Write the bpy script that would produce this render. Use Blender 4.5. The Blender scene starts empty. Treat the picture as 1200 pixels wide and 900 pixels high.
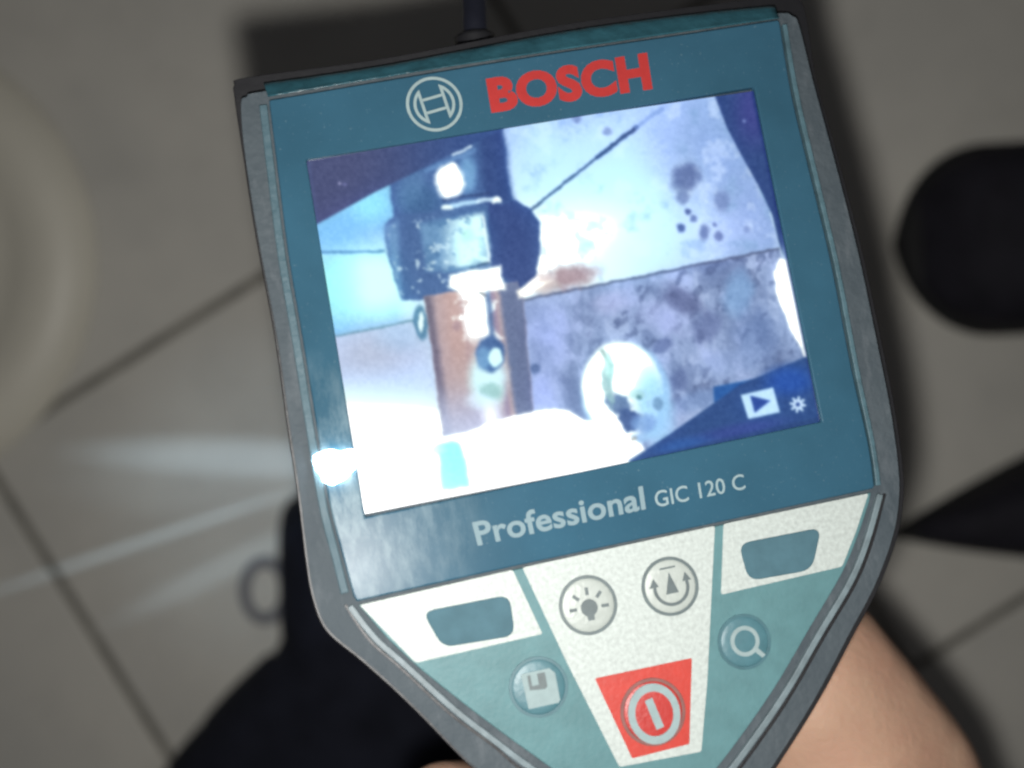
import bpy, bmesh, math, random
import numpy as np
from mathutils import Vector, Matrix
from mathutils.geometry import tessellate_polygon
random.seed(4)
SC = bpy.context.scene
COL = SC.collection

# ------------------------------------------------------------------ camera
F = 1400.0            # focal length in photo pixels (photo 1200 x 900)
D = 0.46              # height of the lens above the tiles, metres
cam_d = bpy.data.cameras.new('camera')
cam = bpy.data.objects.new('camera', cam_d); COL.objects.link(cam)
cam.location = (0, 0, D)                       # looks straight down
cam_d.sensor_width = 36; cam_d.lens = 36 * F / 1200
cam_d.clip_start = 0.005; cam_d.clip_end = 20
cam_d.dof.use_dof = True; cam_d.dof.focus_distance = 0.183
cam_d.dof.aperture_fstop = 9.5
SC.camera = cam

# ------------------------------------------------------------------ light
w = bpy.data.worlds.new('World'); SC.world = w; w.use_nodes = True
w.node_tree.nodes['Background'].inputs[0].default_value = (0.92, 0.93, 1.0, 1)
w.node_tree.nodes['Background'].inputs[1].default_value = 0.028
def area_light(name, loc, size, energy, color, target=None):
    l = bpy.data.lights.new(name, 'AREA'); l.shape = 'DISK'; l.size = size; l.energy = energy; l.color = color
    o = bpy.data.objects.new(name, l); COL.objects.link(o); o.location = loc
    if target is not None:
        o.rotation_euler = (Vector(target) - Vector(loc)).to_track_quat('-Z', 'Y').to_euler()
    return o
area_light('phone_flash', (-0.002, -0.0125, D - 0.010), 0.009, 0.50, (1.0, 0.985, 0.955))
SC.view_settings.view_transform = 'Standard'; SC.view_settings.look = 'None'
SC.view_settings.exposure = 0.0; SC.view_settings.gamma = 1.0
SC.cycles.filter_width = 2.5

# ------------------------------------------------------------------ pose of the device, from the four corners of its 4:3 display
P4 = np.array([(359,187),(884,102),(963,494),(428,606)], float)
Wd, Hd = 0.071, 0.05325
S4 = [(-Wd/2,Hd/2),(Wd/2,Hd/2),(Wd/2,-Hd/2),(-Wd/2,-Hd/2)]
Q4 = (P4 - [600,450]) * [1,-1]
A = []
for (u,v),(x,y) in zip(S4, Q4):
    A.append([u,v,1,0,0,0,-u*x,-v*x,-x]); A.append([0,0,0,u,v,1,-u*y,-v*y,-y])
Hm = np.linalg.svd(np.array(A))[2][-1].reshape(3,3)
a, b, t = (Hm.T * [1/F, 1/F, -1])
s = 2/(np.linalg.norm(a)+np.linalg.norm(b))
if (t*s)[2] > 0: s = -s
a, b, t = a*s, b*s, t*s
R0 = np.stack([a, b, np.cross(a, b)], 1)
U_, _, V_ = np.linalg.svd(R0); Rm = U_ @ V_
M = Matrix([[*Rm[0], t[0]], [*Rm[1], t[1]], [*Rm[2], t[2]+D], [0,0,0,1]])
n_w = Rm[:,2]; o_w = np.array([t[0], t[1], t[2]])          # camera-relative
def L(x, y, h=0.0):
    """point of the device's own frame at height h over its face, from a measured place in the photograph"""
    r = np.array([(x-600)/F, -(y-450)/F, -1.0])
    k = (o_w @ n_w + h) / (r @ n_w)
    p = Rm.T @ (r*k - o_w)
    return float(p[0]), float(p[1])
def W(x, y, d):
    """world point at depth d (metres from the lens)"""
    return Vector(((x-600)/F*d, -(y-450)/F*d, D-d))
PXM = 0.071/540       # metres on the face per photo pixel

# ------------------------------------------------------------------ materials
def srgb(r, g, b):
    f = lambda c: (c/255/12.92) if c/255 <= .04045 else ((c/255+.055)/1.055)**2.4
    return (f(r), f(g), f(b), 1)
def mat(name, col, rough=.5, spec=.5, metal=0, noise=0.0, nscale=60, bump=0.0, bscale=400, rnoise=0.0, col2=None, coat=0.0, sss=0.0, stretch=None):
    m = bpy.data.materials.new(name); m.use_nodes = True
    N, K = m.node_tree.nodes, m.node_tree.links
    p = N['Principled BSDF']
    p.inputs['Base Color'].default_value = (*col[:3], 1)
    p.inputs['Roughness'].default_value = rough; p.inputs['Metallic'].default_value = metal
    p.inputs['Specular IOR Level'].default_value = spec
    p.inputs['Coat Weight'].default_value = coat; p.inputs['Coat Roughness'].default_value = .12
    if sss: 
        p.inputs['Subsurface Weight'].default_value = sss; p.inputs['Subsurface Radius'].default_value = (.004,.0015,.0008)
    tc = N.new('ShaderNodeTexCoord'); src = tc.outputs['Object']
    if stretch:
        mp = N.new('ShaderNodeMapping'); mp.inputs['Scale'].default_value = stretch
        K.new(src, mp.inputs[0]); src = mp.outputs[0]
    if noise or col2:
        n = N.new('ShaderNodeTexNoise'); n.inputs['Scale'].default_value = nscale; n.inputs['Detail'].default_value = 5; n.inputs['Roughness'].default_value = .6
        K.new(src, n.inputs['Vector'])
        mr = N.new('ShaderNodeMapRange'); mr.inputs[1].default_value = .3; mr.inputs[2].default_value = .7
        K.new(n.outputs['Fac'], mr.inputs[0])
        mx = N.new('ShaderNodeMix'); mx.data_type = 'RGBA'
        c2 = col2 if col2 else tuple(c*(1-noise) for c in col[:3])
        mx.inputs[6].default_value = (*[min(1, c*(1+noise*.5)) for c in col[:3]], 1); mx.inputs[7].default_value = (*c2[:3], 1)
        K.new(mr.outputs[0], mx.inputs[0]); K.new(mx.outputs[2], p.inputs['Base Color'])
    if rnoise:
        n2 = N.new('ShaderNodeTexNoise'); n2.inputs['Scale'].default_value = nscale*.7; n2.inputs['Detail'].default_value = 6
        K.new(src, n2.inputs['Vector'])
        m2 = N.new('ShaderNodeMapRange'); m2.inputs[3].default_value = max(.03, rough-rnoise); m2.inputs[4].default_value = min(1, rough+rnoise)
        K.new(n2.outputs['Fac'], m2.inputs[0]); K.new(m2.outputs[0], p.inputs['Roughness'])
    if bump:
        n3 = N.new('ShaderNodeTexNoise'); n3.inputs['Scale'].default_value = bscale; n3.inputs['Detail'].default_value = 5
        K.new(src, n3.inputs['Vector'])
        bp = N.new('ShaderNodeBump'); bp.inputs['Strength'].default_value = bump; bp.inputs['Distance'].default_value = .0005
        K.new(n3.outputs['Fac'], bp.inputs['Height']); K.new(bp.outputs[0], p.inputs['Normal'])
    return m
def emit(name, col, k):
    m = bpy.data.materials.new(name); m.use_nodes = True; N = m.node_tree.nodes; N.clear()
    e = N.new('ShaderNodeEmission'); e.inputs[0].default_value = (*col, 1); e.inputs[1].default_value = k
    o = N.new('ShaderNodeOutputMaterial'); m.node_tree.links.new(e.outputs[0], o.inputs[0]); return m

def plate_material():
    # teal plastic window with greasy smears and rub marks near its lower left edge, whitened to extend the glare
    m = mat('teal_gloss_plate', (.034,.100,.152), rough=.27, spec=.07, noise=.14, nscale=60, rnoise=.05, bump=.02, bscale=120)
    N, K = m.node_tree.nodes, m.node_tree.links; p = N['Principled BSDF']
    base = p.inputs['Base Color'].links[0].from_socket
    tc = N.new('ShaderNodeTexCoord')
    mp = N.new('ShaderNodeMapping'); mp.inputs['Rotation'].default_value = (0,0,.25); mp.inputs['Scale'].default_value = (1,.35,1)
    K.new(tc.outputs['Object'], mp.inputs[0])
    n = N.new('ShaderNodeTexNoise'); n.inputs['Scale'].default_value = 420; n.inputs['Detail'].default_value = 6; n.inputs['Roughness'].default_value = .7
    K.new(mp.outputs[0], n.inputs['Vector'])
    c = L(385, 600); d = N.new('ShaderNodeVectorMath'); d.operation = 'DISTANCE'; d.inputs[1].default_value = (c[0], c[1], 0)
    mp2 = N.new('ShaderNodeMapping'); mp2.inputs['Location'].default_value = (0, 0, 0); mp2.vector_type='POINT'
    K.new(tc.outputs['Object'], d.inputs[0])
    r = N.new('ShaderNodeMapRange'); r.inputs[1].default_value = .024; r.inputs[2].default_value = .002; r.inputs[3].default_value = 0; r.inputs[4].default_value = 1
    K.new(d.outputs['Value'], r.inputs[0])
    th = N.new('ShaderNodeMapRange'); th.inputs[1].default_value = .42; th.inputs[2].default_value = .72
    K.new(n.outputs['Fac'], th.inputs[0])
    mu = N.new('ShaderNodeMath'); mu.operation = 'MULTIPLY'; K.new(r.outputs[0], mu.inputs[0]); K.new(th.outputs[0], mu.inputs[1])
    # a thin dust over the whole window
    nd = N.new('ShaderNodeTexNoise'); nd.inputs['Scale'].default_value = 2400; nd.inputs['Detail'].default_value = 2; K.new(tc.outputs['Object'], nd.inputs['Vector'])
    td = N.new('ShaderNodeMapRange'); td.inputs[1].default_value = .68; td.inputs[2].default_value = .80; td.inputs[4].default_value = .35
    K.new(nd.outputs['Fac'], td.inputs[0])
    mxm = N.new('ShaderNodeMath'); mxm.operation = 'MAXIMUM'; K.new(mu.outputs[0], mxm.inputs[0]); K.new(td.outputs[0], mxm.inputs[1])
    mx = N.new('ShaderNodeMix'); mx.data_type = 'RGBA'; mx.inputs[7].default_value = (.26,.35,.38,1)
    K.new(mxm.outputs[0], mx.inputs[0]); K.new(base, mx.inputs[6]); K.new(mx.outputs[2], p.inputs['Base Color'])
    return m
def rubber_material():
    # grey rubber, rubbed pale in short strokes
    m = mat('grey_rubber_rim', (.070,.088,.100), rough=.66, spec=.3, col2=(.052,.068,.080), nscale=90, bump=.5, bscale=700, rnoise=.1)
    N, K = m.node_tree.nodes, m.node_tree.links; p = N['Principled BSDF']
    base = p.inputs['Base Color'].links[0].from_socket
    tc = N.new('ShaderNodeTexCoord'); mp = N.new('ShaderNodeMapping'); mp.inputs['Scale'].default_value = (1.6,.45,1); mp.inputs['Rotation'].default_value = (0,0,-.1)
    K.new(tc.outputs['Object'], mp.inputs[0])
    n = N.new('ShaderNodeTexNoise'); n.inputs['Scale'].default_value = 380; n.inputs['Detail'].default_value = 6; n.inputs['Roughness'].default_value = .65; K.new(mp.outputs[0], n.inputs['Vector'])
    th = N.new('ShaderNodeMapRange'); th.inputs[1].default_value = .52; th.inputs[2].default_value = .76; th.inputs[4].default_value = .22; K.new(n.outputs['Fac'], th.inputs[0])
    mx = N.new('ShaderNodeMix'); mx.data_type = 'RGBA'; mx.inputs[7].default_value = (.22,.24,.26,1)
    K.new(th.outputs[0], mx.inputs[0]); K.new(base, mx.inputs[6]); K.new(mx.outputs[2], p.inputs['Base Color'])
    return m
M_PLATE = plate_material()
M_RUB = rubber_material()
M_BLACK = mat('black_plastic', (.012,.012,.014), rough=.45, bump=.2)
M_KEY = mat('teal_keypad_film', (.100,.215,.230), spec=.3, rough=.5, noise=.12, nscale=240, bump=.12, bscale=1500, rnoise=.06)
M_TRIM = mat('pale_grey_trim', (.165,.215,.235), rough=.5, noise=.3, nscale=300, bump=.2)
M_WHITE = mat('silver_white_film', (.485,.535,.51), rough=.5, noise=.20, nscale=1500, bump=.12, bscale=1700, rnoise=.05)
M_RED = mat('red_film', (.50,.048,.034), rough=.42, noise=.10, nscale=500, bump=.10, bscale=1500)
M_REDINK = mat('red_print', (.42,.036,.034), rough=.6, spec=.15, noise=.08, nscale=500)
M_PALEINK = mat('pale_print', (.29,.375,.38), rough=.6, spec=.2, noise=.1, nscale=800)
M_GREYINK = mat('grey_print', (.105,.135,.14), rough=.5, noise=.15, nscale=900)
M_BTNW = mat('pale_button_face', (.42,.46,.43), rough=.4, noise=.08, nscale=900, bump=.2, bscale=1500)
M_BTNT = mat('teal_button_face', (.072,.175,.205), rough=.42, noise=.12, nscale=500, bump=.10, bscale=1500)
M_SOFT = mat('blue_grey_soft_key', (.072,.150,.185), spec=.15, rough=.65, noise=.14, nscale=300, bump=.10, bscale=1300)

# ------------------------------------------------------------------ mesh helpers
def newobj(name, me, m, parent=None):
    o = bpy.data.objects.new(name, me); COL.objects.link(o)
    if m: me.materials.append(m)
    if parent: o.parent = parent
    return o
def prism_mesh(name, loops, h0, h1):
    """closed prism between heights h0 < h1; loops[0] outline, the rest holes (lists of 2D points)"""
    bm = bmesh.new(); top, bot = [], []
    for lp in loops:
        top.append([bm.verts.new((x, y, h1)) for x, y in lp]); bot.append([bm.verts.new((x, y, h0)) for x, y in lp])
    ft, fb = sum(top, []), sum(bot, [])
    for tri in tessellate_polygon([[Vector((x, y, 0)) for x, y in lp] for lp in loops]):
        try:
            bm.faces.new([ft[i] for i in tri]); bm.faces.new([fb[i] for i in reversed(tri)])
        except ValueError: pass
    for T, B in zip(top, bot):
        n = len(T)
        for i in range(n):
            bm.faces.new((T[i], T[(i+1) % n], B[(i+1) % n], B[i]))
    bmesh.ops.recalc_face_normals(bm, faces=bm.faces)
    bmesh.ops.dissolve_limit(bm, angle_limit=.001, verts=bm.verts, edges=bm.edges, delimit={'NORMAL'})
    me = bpy.data.meshes.new(name); bm.to_mesh(me); bm.free(); return me
def bevel(o, wd, seg=3, ang=40):
    md = o.modifiers.new('bevel', 'BEVEL'); md.width = wd; md.segments = seg; md.limit_method = 'ANGLE'; md.angle_limit = math.radians(ang)
    md.harden_normals = False
    for p in o.data.polygons: p.use_smooth = True
    wn = o.modifiers.new('wn', 'WEIGHTED_NORMAL'); wn.keep_sharp = True
def pl(pts, h=0.0): return [L(x, y, h) for x, y in pts]
def smooth(pts, closed=True, n=6):
    out = []; N_ = len(pts)
    for i in range(N_ if closed else N_-1):
        p = [np.array(pts[(i+k) % N_] if closed else pts[min(max(i+k, 0), N_-1)], float) for k in (-1, 0, 1, 2)]
        for j in range(n):
            u = j/n
            out.append(tuple(.5*((2*p[1]) + (-p[0]+p[2])*u + (2*p[0]-5*p[1]+4*p[2]-p[3])*u*u + (-p[0]+3*p[1]-3*p[2]+p[3])*u**3)))
    if not closed: out.append(tuple(pts[-1]))
    return out
def rounded(pts, r, n=5):
    """round the corners of a pixel polygon by radius-ish r"""
    out = []; N_ = len(pts)
    for i in range(N_):
        p0, p1, p2 = [np.array(pts[(i+k) % N_], float) for k in (-1, 0, 1)]
        a = p0-p1; b = p2-p1; la, lb = np.linalg.norm(a), np.linalg.norm(b); rr = min(r, la*.45, lb*.45)
        s_, e_ = p1+a/la*rr, p1+b/lb*rr
        for k in range(n+1):
            u = k/n; out.append(tuple((1-u)**2*s_ + 2*u*(1-u)*p1 + u*u*e_))
    return out
def plate(name, loops_px, h0, h1, m, parent, bev=0, seg=2, href=None):
    hr = h1 if href is None else href
    o = newobj(name, prism_mesh(name, [pl(lp, hr) for lp in loops_px], h0, h1), m, parent)
    if bev: bevel(o, bev, seg)
    return o
def circ(cx, cy, r, n=40, h=0.0):
    c = L(cx, cy, h); R_ = r*PXM
    return [(c[0]+R_*math.cos(2*math.pi*i/n), c[1]+R_*math.sin(2*math.pi*i/n)) for i in range(n)]
def flat(name, loops, h0, h1, m, parent, bev=0):
    o = newobj(name, prism_mesh(name, loops, h0, h1), m, parent)
    if bev: bevel(o, bev, 2)
    return o
def join_meshes(name, specs):
    """several prisms in one printed part: specs of (loops, h0, h1)"""
    bm = bmesh.new()
    for loops, h0, h1 in specs:
        me = prism_mesh('tmp', loops, h0, h1); bm.from_mesh(me); bpy.data.meshes.remove(me)
    me = bpy.data.meshes.new(name); bm.to_mesh(me); bm.free(); return me

mm = .001
# ------------------------------------------------------------------ the device
dev = bpy.data.objects.new('inspection_camera', None); COL.objects.link(dev); dev.matrix_world = M
dev.empty_display_size = .02
dev['label'] = 'handheld teal and grey inspection camera with lit screen and keypad, held over the tiles'
dev['category'] = 'inspection camera'

RIM = [(283,126),(290,116),(308,110),(450,90),(650,53),(800,32),(905,19),(926,22),(934,34),(950,98),(975,190),(1003,300),(1024,400),(1040,480),(1049,545),(1050,585),
       (1043,628),(1022,685),(992,742),(955,812),(915,877),(880,927),(835,975),(775,1000),(705,990),(640,950),(585,917),(550,892),(497,838),
       (460,802),(425,771),(385,737),(369,700),(361,655),(352,580),(340,500),(325,395),(303,280),(288,185)]
INNER = [(312,113),(500,82),(650,59),(800,36),(913,20),(921,40),(936,110),(957,200),(983,310),(1006,430),(1025,520),(1031,568),(1016,630),(997,678),(962,740),(917,818),(858,900),
         (820,945),(765,968),(712,960),(655,925),(610,893),(580,868),(530,831),(473,778),(437,746),(410,705),(392,650),(377,590),(362,500),(347,400),(330,300),(317,190)]
rim_o = smooth(RIM); rim_i = smooth(INNER)
# black rear shell, a hair wider than the rim and lumpy at the two upper corners
ctr = np.array([690, 500.])
BACK = []
for x, y in RIM:
    v = np.array([x, y])-ctr; v = v/np.linalg.norm(v); BACK.append((x+v[0]*3.2, y+v[1]*3.2))
BACK[0] = (276,120); BACK[1] = (276,104); BACK[2] = (292,95); BACK[3] = (450,73); BACK[4] = (650,35); BACK[5] = (800,14); BACK[6] = (905,1); BACK[7] = (931,3); BACK[8] = (941,27)
o = plate('back_shell', [smooth(BACK)], -30*mm, -4.2*mm, M_BLACK, dev, 3*mm, 4, href=-6*mm)
# grey rubber rim
o = plate('rubber_rim', [rim_o], -9*mm, -.9*mm, M_RUB, dev, 1.3*mm, 4, href=-2*mm)
# top chamfer of the window housing
TOPC = [(309,99),(450,79),(650,42),(800,21),(906,9),(912,20),(800,36),(650,58),(500,81),(314,112)]
bm = bmesh.new()
up = smooth([(309,97),(450,76),(650,38),(800,17),(907,6)], False, 4); lo = smooth([(314,113),(500,82),(650,59),(800,37),(913,21)], False, 4)
def samp(line, k):
    i = k*(len(line)-1); j = min(int(i), len(line)-2); f_ = i-j
    return (line[j][0]*(1-f_)+line[j+1][0]*f_, line[j][1]*(1-f_)+line[j+1][1]*f_)
rows = []
for k in range(41):
    u = k/40; a_ = samp(up, u); b_ = samp(lo, u)
    rr = []
    for q, hh in ((0, -7.0), (.05, -1.9), (.25,-1.0), (.6, -.5), (.92, .10), (1.0, .32), (1.05, -.6)):
        p = (a_[0]*(1-q)+b_[0]*q, a_[1]*(1-q)+b_[1]*q)
        c = L(*p, hh*mm); rr.append(bm.verts.new((c[0], c[1], hh*mm)))
    rows.append(rr)
for k in range(40):
    for j in range(6): bm.faces.new((rows[k][j], rows[k][j+1], rows[k+1][j+1], rows[k+1][j]))
for f_ in bm.faces: f_.smooth = True
bmesh.ops.recalc_face_normals(bm, faces=bm.faces)
me = bpy.data.meshes.new('top_bevel'); bm.to_mesh(me); bm.free()
o = newobj('top_bevel', me, mat('teal_gloss_bevel', (.030,.105,.135), rough=.25, noise=.3, nscale=200, rnoise=.12, bump=.5, bscale=500), dev)
sd = o.modifiers.new('solid', 'SOLIDIFY'); sd.thickness = .25*mm; sd.offset = -1
# window plate with the opening for the display
WIN = smooth([(315,117),(500,86),(650,62),(800,40),(912,23)], False, 4) + smooth([(914,26),(928,110),(949,200),(975,310),(998,430),(1018,520),(1025,571)], False, 4) \
    + [(1021,573),(847,611),(610,662),(418,705)] + smooth([(414,698),(401,650),(386,590),(371,500),(355,400),(338,300),(324,190)], False, 4)
SCR = [(359,187),(884,102),(963,494),(428,606)]
o = plate('window_plate', [WIN, SCR[::-1]], -1.6*mm, .32*mm, M_PLATE, dev, .28*mm, 3, href=.3*mm)
WINDOW = o
# clear-plastic strip along both sides of the window, bevel highlight in its pale colour
def ribbon(name, line_px, w_px, h0, h1, m, side=1, bev=.15):
    a = np.array([L(x, y, h1) for x, y in line_px]); tng = np.gradient(a, axis=0); nn = np.stack([-tng[:,1], tng[:,0]], 1); nn /= np.linalg.norm(nn, axis=1)[:,None]
    bq = a + nn*side*w_px*PXM
    poly = [tuple(p) for p in a] + [tuple(p) for p in bq[::-1]]
    o = newobj(name, prism_mesh(name, [poly], h0, h1), m, dev); bevel(o, bev*mm, 2); return o
M_CLEAR = mat('worn_lit_edge', (.075,.145,.175), rough=.5, noise=.35, nscale=320, rnoise=.15, bump=.4, bscale=500)
M_CLEAR2 = mat('rubbed_lit_edge', (.070,.125,.150), rough=.6, col2=(.045,.095,.12), nscale=200, rnoise=.15, bump=.6, bscale=500)
sr = smooth([(917,28),(931,110),(952,200),(978,310),(1001,430),(1020,520),(1027,569)], False, 5)
ribbon('edge_strip', sr, 6, -2*mm, .02*mm, M_CLEAR, side=1)
slf = smooth([(313,122),(321,190),(335,300),(352,400),(368,500),(383,590),(398,650),(409,694)], False, 5)
ribbon('edge_strip', slf, 9, -2*mm, .02*mm, M_CLEAR2, side=-1)
# keypad film
KEYP = [(420,709),(612,665.5),(848,614.5),(1021,577)] + smooth([(1019,588),(1005,630),(986,674),(950,735),(905,811),(847,892),(810,932),(762,953),(718,946),(663,912),(618,880),(590,860),(540,822),(488,780),(452,746)], False, 4)
o = plate('keypad', [KEYP], -1.5*mm, -.12*mm, M_KEY, dev, .2*mm, 2)
KEYPAD = o
# pale trim strip that runs round the V of the keypad
tr = smooth([(1029,578),(1013,634),(994,680),(958,741),(913,818),(855,899),(818,940),(764,962),(714,954),(658,920),(612,888),(583,866),(534,828),(478,777),(442,745),(413,708)], False, 5)
ribbon('trim_strip', tr, 7, -2*mm, .0*mm, M_TRIM, side=1)
gr = smooth([(1036,578),(1020,637),(1001,684),(965,745),(920,823),(862,905),(823,949),(765,971),(711,963),(652,928),(606,896),(577,871),(527,834),(470,781),(434,749),(406,708)], False, 5)
ribbon('groove_line', gr, 3.0, -1.5*mm, -.55*mm, M_BLACK, side=1, bev=.05)

# handle below the head, and the flexible camera cable out of its top
HANDLE = rounded([(655,960),(860,945),(900,1120),(960,1560),(740,1600),(690,1200)], 30)
plate('handle', [HANDLE], -32*mm, -3*mm, M_RUB, dev, 7*mm, 5, href=-6*mm)
def tube(name, pts, rad, m, parent=None, n=14, res=8, matrix=None):
    line = smooth([tuple(p) for p in pts], False, res); P = [Vector(p) for p in line]
    bm = bmesh.new(); rings = []; prev = None
    for i, p in enumerate(P):
        tg = (P[min(i+1, len(P)-1)]-P[max(i-1, 0)]).normalized()
        if prev is None: prev = tg.orthogonal().normalized()
        prev = (prev - tg*prev.dot(tg)).normalized(); q = tg.cross(prev)
        rd = rad(i/(len(P)-1)) if callable(rad) else rad
        rings.append([bm.verts.new(p + (prev*math.cos(2*math.pi*k/n)+q*math.sin(2*math.pi*k/n))*rd) for k in range(n)])
    for A_, B_ in zip(rings, rings[1:]):
        for k in range(n): bm.faces.new((A_[k], A_[(k+1) % n], B_[(k+1) % n], B_[k]))
    bm.faces.new(rings[0][::-1]); bm.faces.new(rings[-1])
    bmesh.ops.recalc_face_normals(bm, faces=bm.faces)
    for f_ in bm.faces: f_.smooth = True
    me = bpy.data.meshes.new(name); bm.to_mesh(me); bm.free()
    return newobj(name, me, m, parent)
cp = []
for x, y, h in ((560,80,-11),(557,38,-11),(556,10,-12),(555,-60,-16),(548,-220,-30),(560,-420,-60)):
    c = L(x, y, h*mm); cp.append((c[0], c[1], h*mm))
tube('camera_cable', cp, 2.1*mm, mat('black_cable', (.010,.011,.018), rough=.4, bump=.3), dev)
cp2 = [ (L(x,y,-11*mm)[0], L(x,y,-11*mm)[1], -11*mm) for x,y in ((561,88),(558,62),(556,44)) ]
tube('cable_collar', cp2, 3.4*mm, M_BLACK, dev, res=3)

# ---- buttons and printed panels
zk = -.12*mm
PANL = [(421,709),(601,667.5),(636,743),(487,777)]
PANC = [(612,665),(838,616),(829,800),(822,881),(726,899),(665,778)]
PANR = [(848,614),(1018,578),(1003,624),(987,664),(845,697)]
def panel(nm, pts, m, h0=zk-.2*mm, h1=zk+.14*mm, r=3, parent=dev):
    return plate(nm, [rounded(pts, r, 3)], h0, h1, m, parent, .05*mm, 2)
pL = panel('white_panel', PANL, M_WHITE); pC = panel('white_panel', PANC, M_WHITE); pR = panel('white_panel', PANR, M_WHITE)
pRed = panel('red_panel', [(697,795),(811,771),(808,872),(741,889)], M_RED, zk, zk+.20*mm, 2)
def soft_key(pts):
    ps = rounded(pts, 14, 5)
    k = plate('soft_key', [ps], zk, zk+.42*mm, M_SOFT, dev, .18*mm, 3); return k
soft_key([(495,717),(597,697),(604,745),(519,759)]); soft_key([(866,637),(963,618),(952,668),(878,681)])
h0 = zk+.14*mm
M_RING = mat('dark_button_ring', (.115,.15,.155), rough=.45, noise=.15, nscale=500)
def dome_button(name, cx, cy, r, face_m, ring_m, base):
    """round key: face gently domed, with a raised ring round it as a sub-part"""
    c = L(cx, cy, base); n = 48; bm = bmesh.new(); prof = [(0, .34),(.35,.33),(.65,.27),(.84,.18),(.93,.05),(.93,-.1)]
    rings = []
    for f_, hh in prof[1:]:
        rings.append([bm.verts.new((c[0]+f_*r*PXM*math.cos(2*math.pi*k/n), c[1]+f_*r*PXM*math.sin(2*math.pi*k/n), base+hh*mm)) for k in range(n)])
    t_ = bm.verts.new((c[0], c[1], base+prof[0][1]*mm))
    for k in range(n): bm.faces.new((t_, rings[0][k], rings[0][(k+1) % n]))
    for A_, B_ in zip(rings, rings[1:]):
        for k in range(n): bm.faces.new((A_[k], B_[k], B_[(k+1) % n], A_[(k+1) % n]))
    for q in bm.faces: q.smooth = True
    bmesh.ops.recalc_face_normals(bm, faces=bm.faces)
    me = bpy.data.meshes.new(name); bm.to_mesh(me); bm.free(); o = newobj(name, me, face_m, dev)
    R = flat('button_ring', [circ(cx, cy, r, 56, base), circ(cx, cy, r*.89, 56, base)[::-1]], base-.1*mm, base+.26*mm, ring_m, o, .05*mm)
    return o
def local(cx, cy, base, rot=0):
    """2D frame on the key: +x along the printed baseline, units photo pixels"""
    c = L(cx, cy, base); 
    def f_(pts): 
        cr, sr_ = math.cos(rot), math.sin(rot)
        return [(c[0]+(x*cr-y*sr_)*PXM, c[1]+(x*sr_+y*cr)*PXM) for x, y in pts]
    return f_
def arc(r, a0, a1, n=24): return [(r*math.cos(math.radians(a0+(a1-a0)*i/n)), r*math.sin(math.radians(a0+(a1-a0)*i/n))) for i in range(n+1)]
sy0, sy1 = .28*mm, .40*mm
# light key
bl = dome_button('light_button', 689, 709, 33, M_BTNW, M_RING, h0)
f2 = local(690, 712, h0)
sp = [([f2([(-3.6,-14),(3.6,-14),(4.2,-9)] + arc(9.6, -50, 230, 20) + [(-4.2,-9)])], h0, h0+.44*mm)]
for ang in (-3, 43, 88, 134, 178):
    ca, sa = math.cos(math.radians(ang)), math.sin(math.radians(ang)); q = []
    for rr_, ww in ((14,-1.9),(22.5,-1.9),(22.5,1.9),(14,1.9)): q.append((rr_*ca-ww*sa, rr_*sa+ww*ca))
    sp.append(([f2(q)], h0, h0+.385*mm))
newobj('light_symbol', join_meshes('light_symbol', sp), M_GREYINK, bl)
# rotate key
br = dome_button('rotate_button', 785, 687, 33, M_BTNW, M_RING, h0)
f3 = local(786, 688, h0)
sp = [([f3(arc(21, 170, 372, 30) + arc(17.2, 372, 170, 30))], h0, h0+.36*mm),
      ([f3([(-7.5,-7),(7.5,-7),(0.3,17)])], h0, h0+.41*mm),
      ([f3([(-9,21),(9,21),(9,23),(-9,23)])], h0, h0+.34*mm),
      ([f3([(-25,3),(-14,3),(-18.5,13)])], h0, h0+.37*mm), ([f3([(14,4),(24.5,4),(18.5,14)])], h0, h0+.37*mm)]
newobj('rotate_symbol', join_meshes('rotate_symbol', sp), M_GREYINK, br)
# save key
zt = zk
M_RINGT = mat('teal_button_ring', (.062,.150,.175), rough=.45, noise=.15, nscale=500)
bs = dome_button('save_button', 631, 805, 33, M_BTNT, M_RINGT, zt)
f4 = local(633, 807, zt)
sp = [([f4([(-17,-18.5),(17,-18.5),(19,-16),(19,14),(13.5,20),(-17,20),(-18.5,18)])], zt, zt+.43*mm)]
sv = newobj('save_symbol', join_meshes('save_symbol', sp), M_PALEINK, bs)
sp = [([f4([(-12,17),(-8.5,17),(-8.5,5),(-1,5),(-1,17),(8,17),(8,1.5),(5,-1),(-12,1)])], zt+.3*mm, zt+.46*mm)]
newobj('save_symbol', join_meshes('save_symbol_shutter', sp), M_GREYINK, bs)
# zoom key
bz = dome_button('zoom_button', 872, 752, 31, M_BTNT, M_RINGT, zt)
f5 = local(872, 751, zt)
sp = [([f5(arc(17, 0, 360, 40)[:-1]), f5(arc(12.3, 0, 360, 40)[:-1])[::-1]], zt, zt+.42*mm),
      ([f5([(8.5,-13.5),(12.8,-10),(20.5,-19.5),(16,-22)])], zt, zt+.40*mm)]
newobj('zoom_symbol', join_meshes('zoom_symbol', sp), M_PALEINK, bz)
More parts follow.
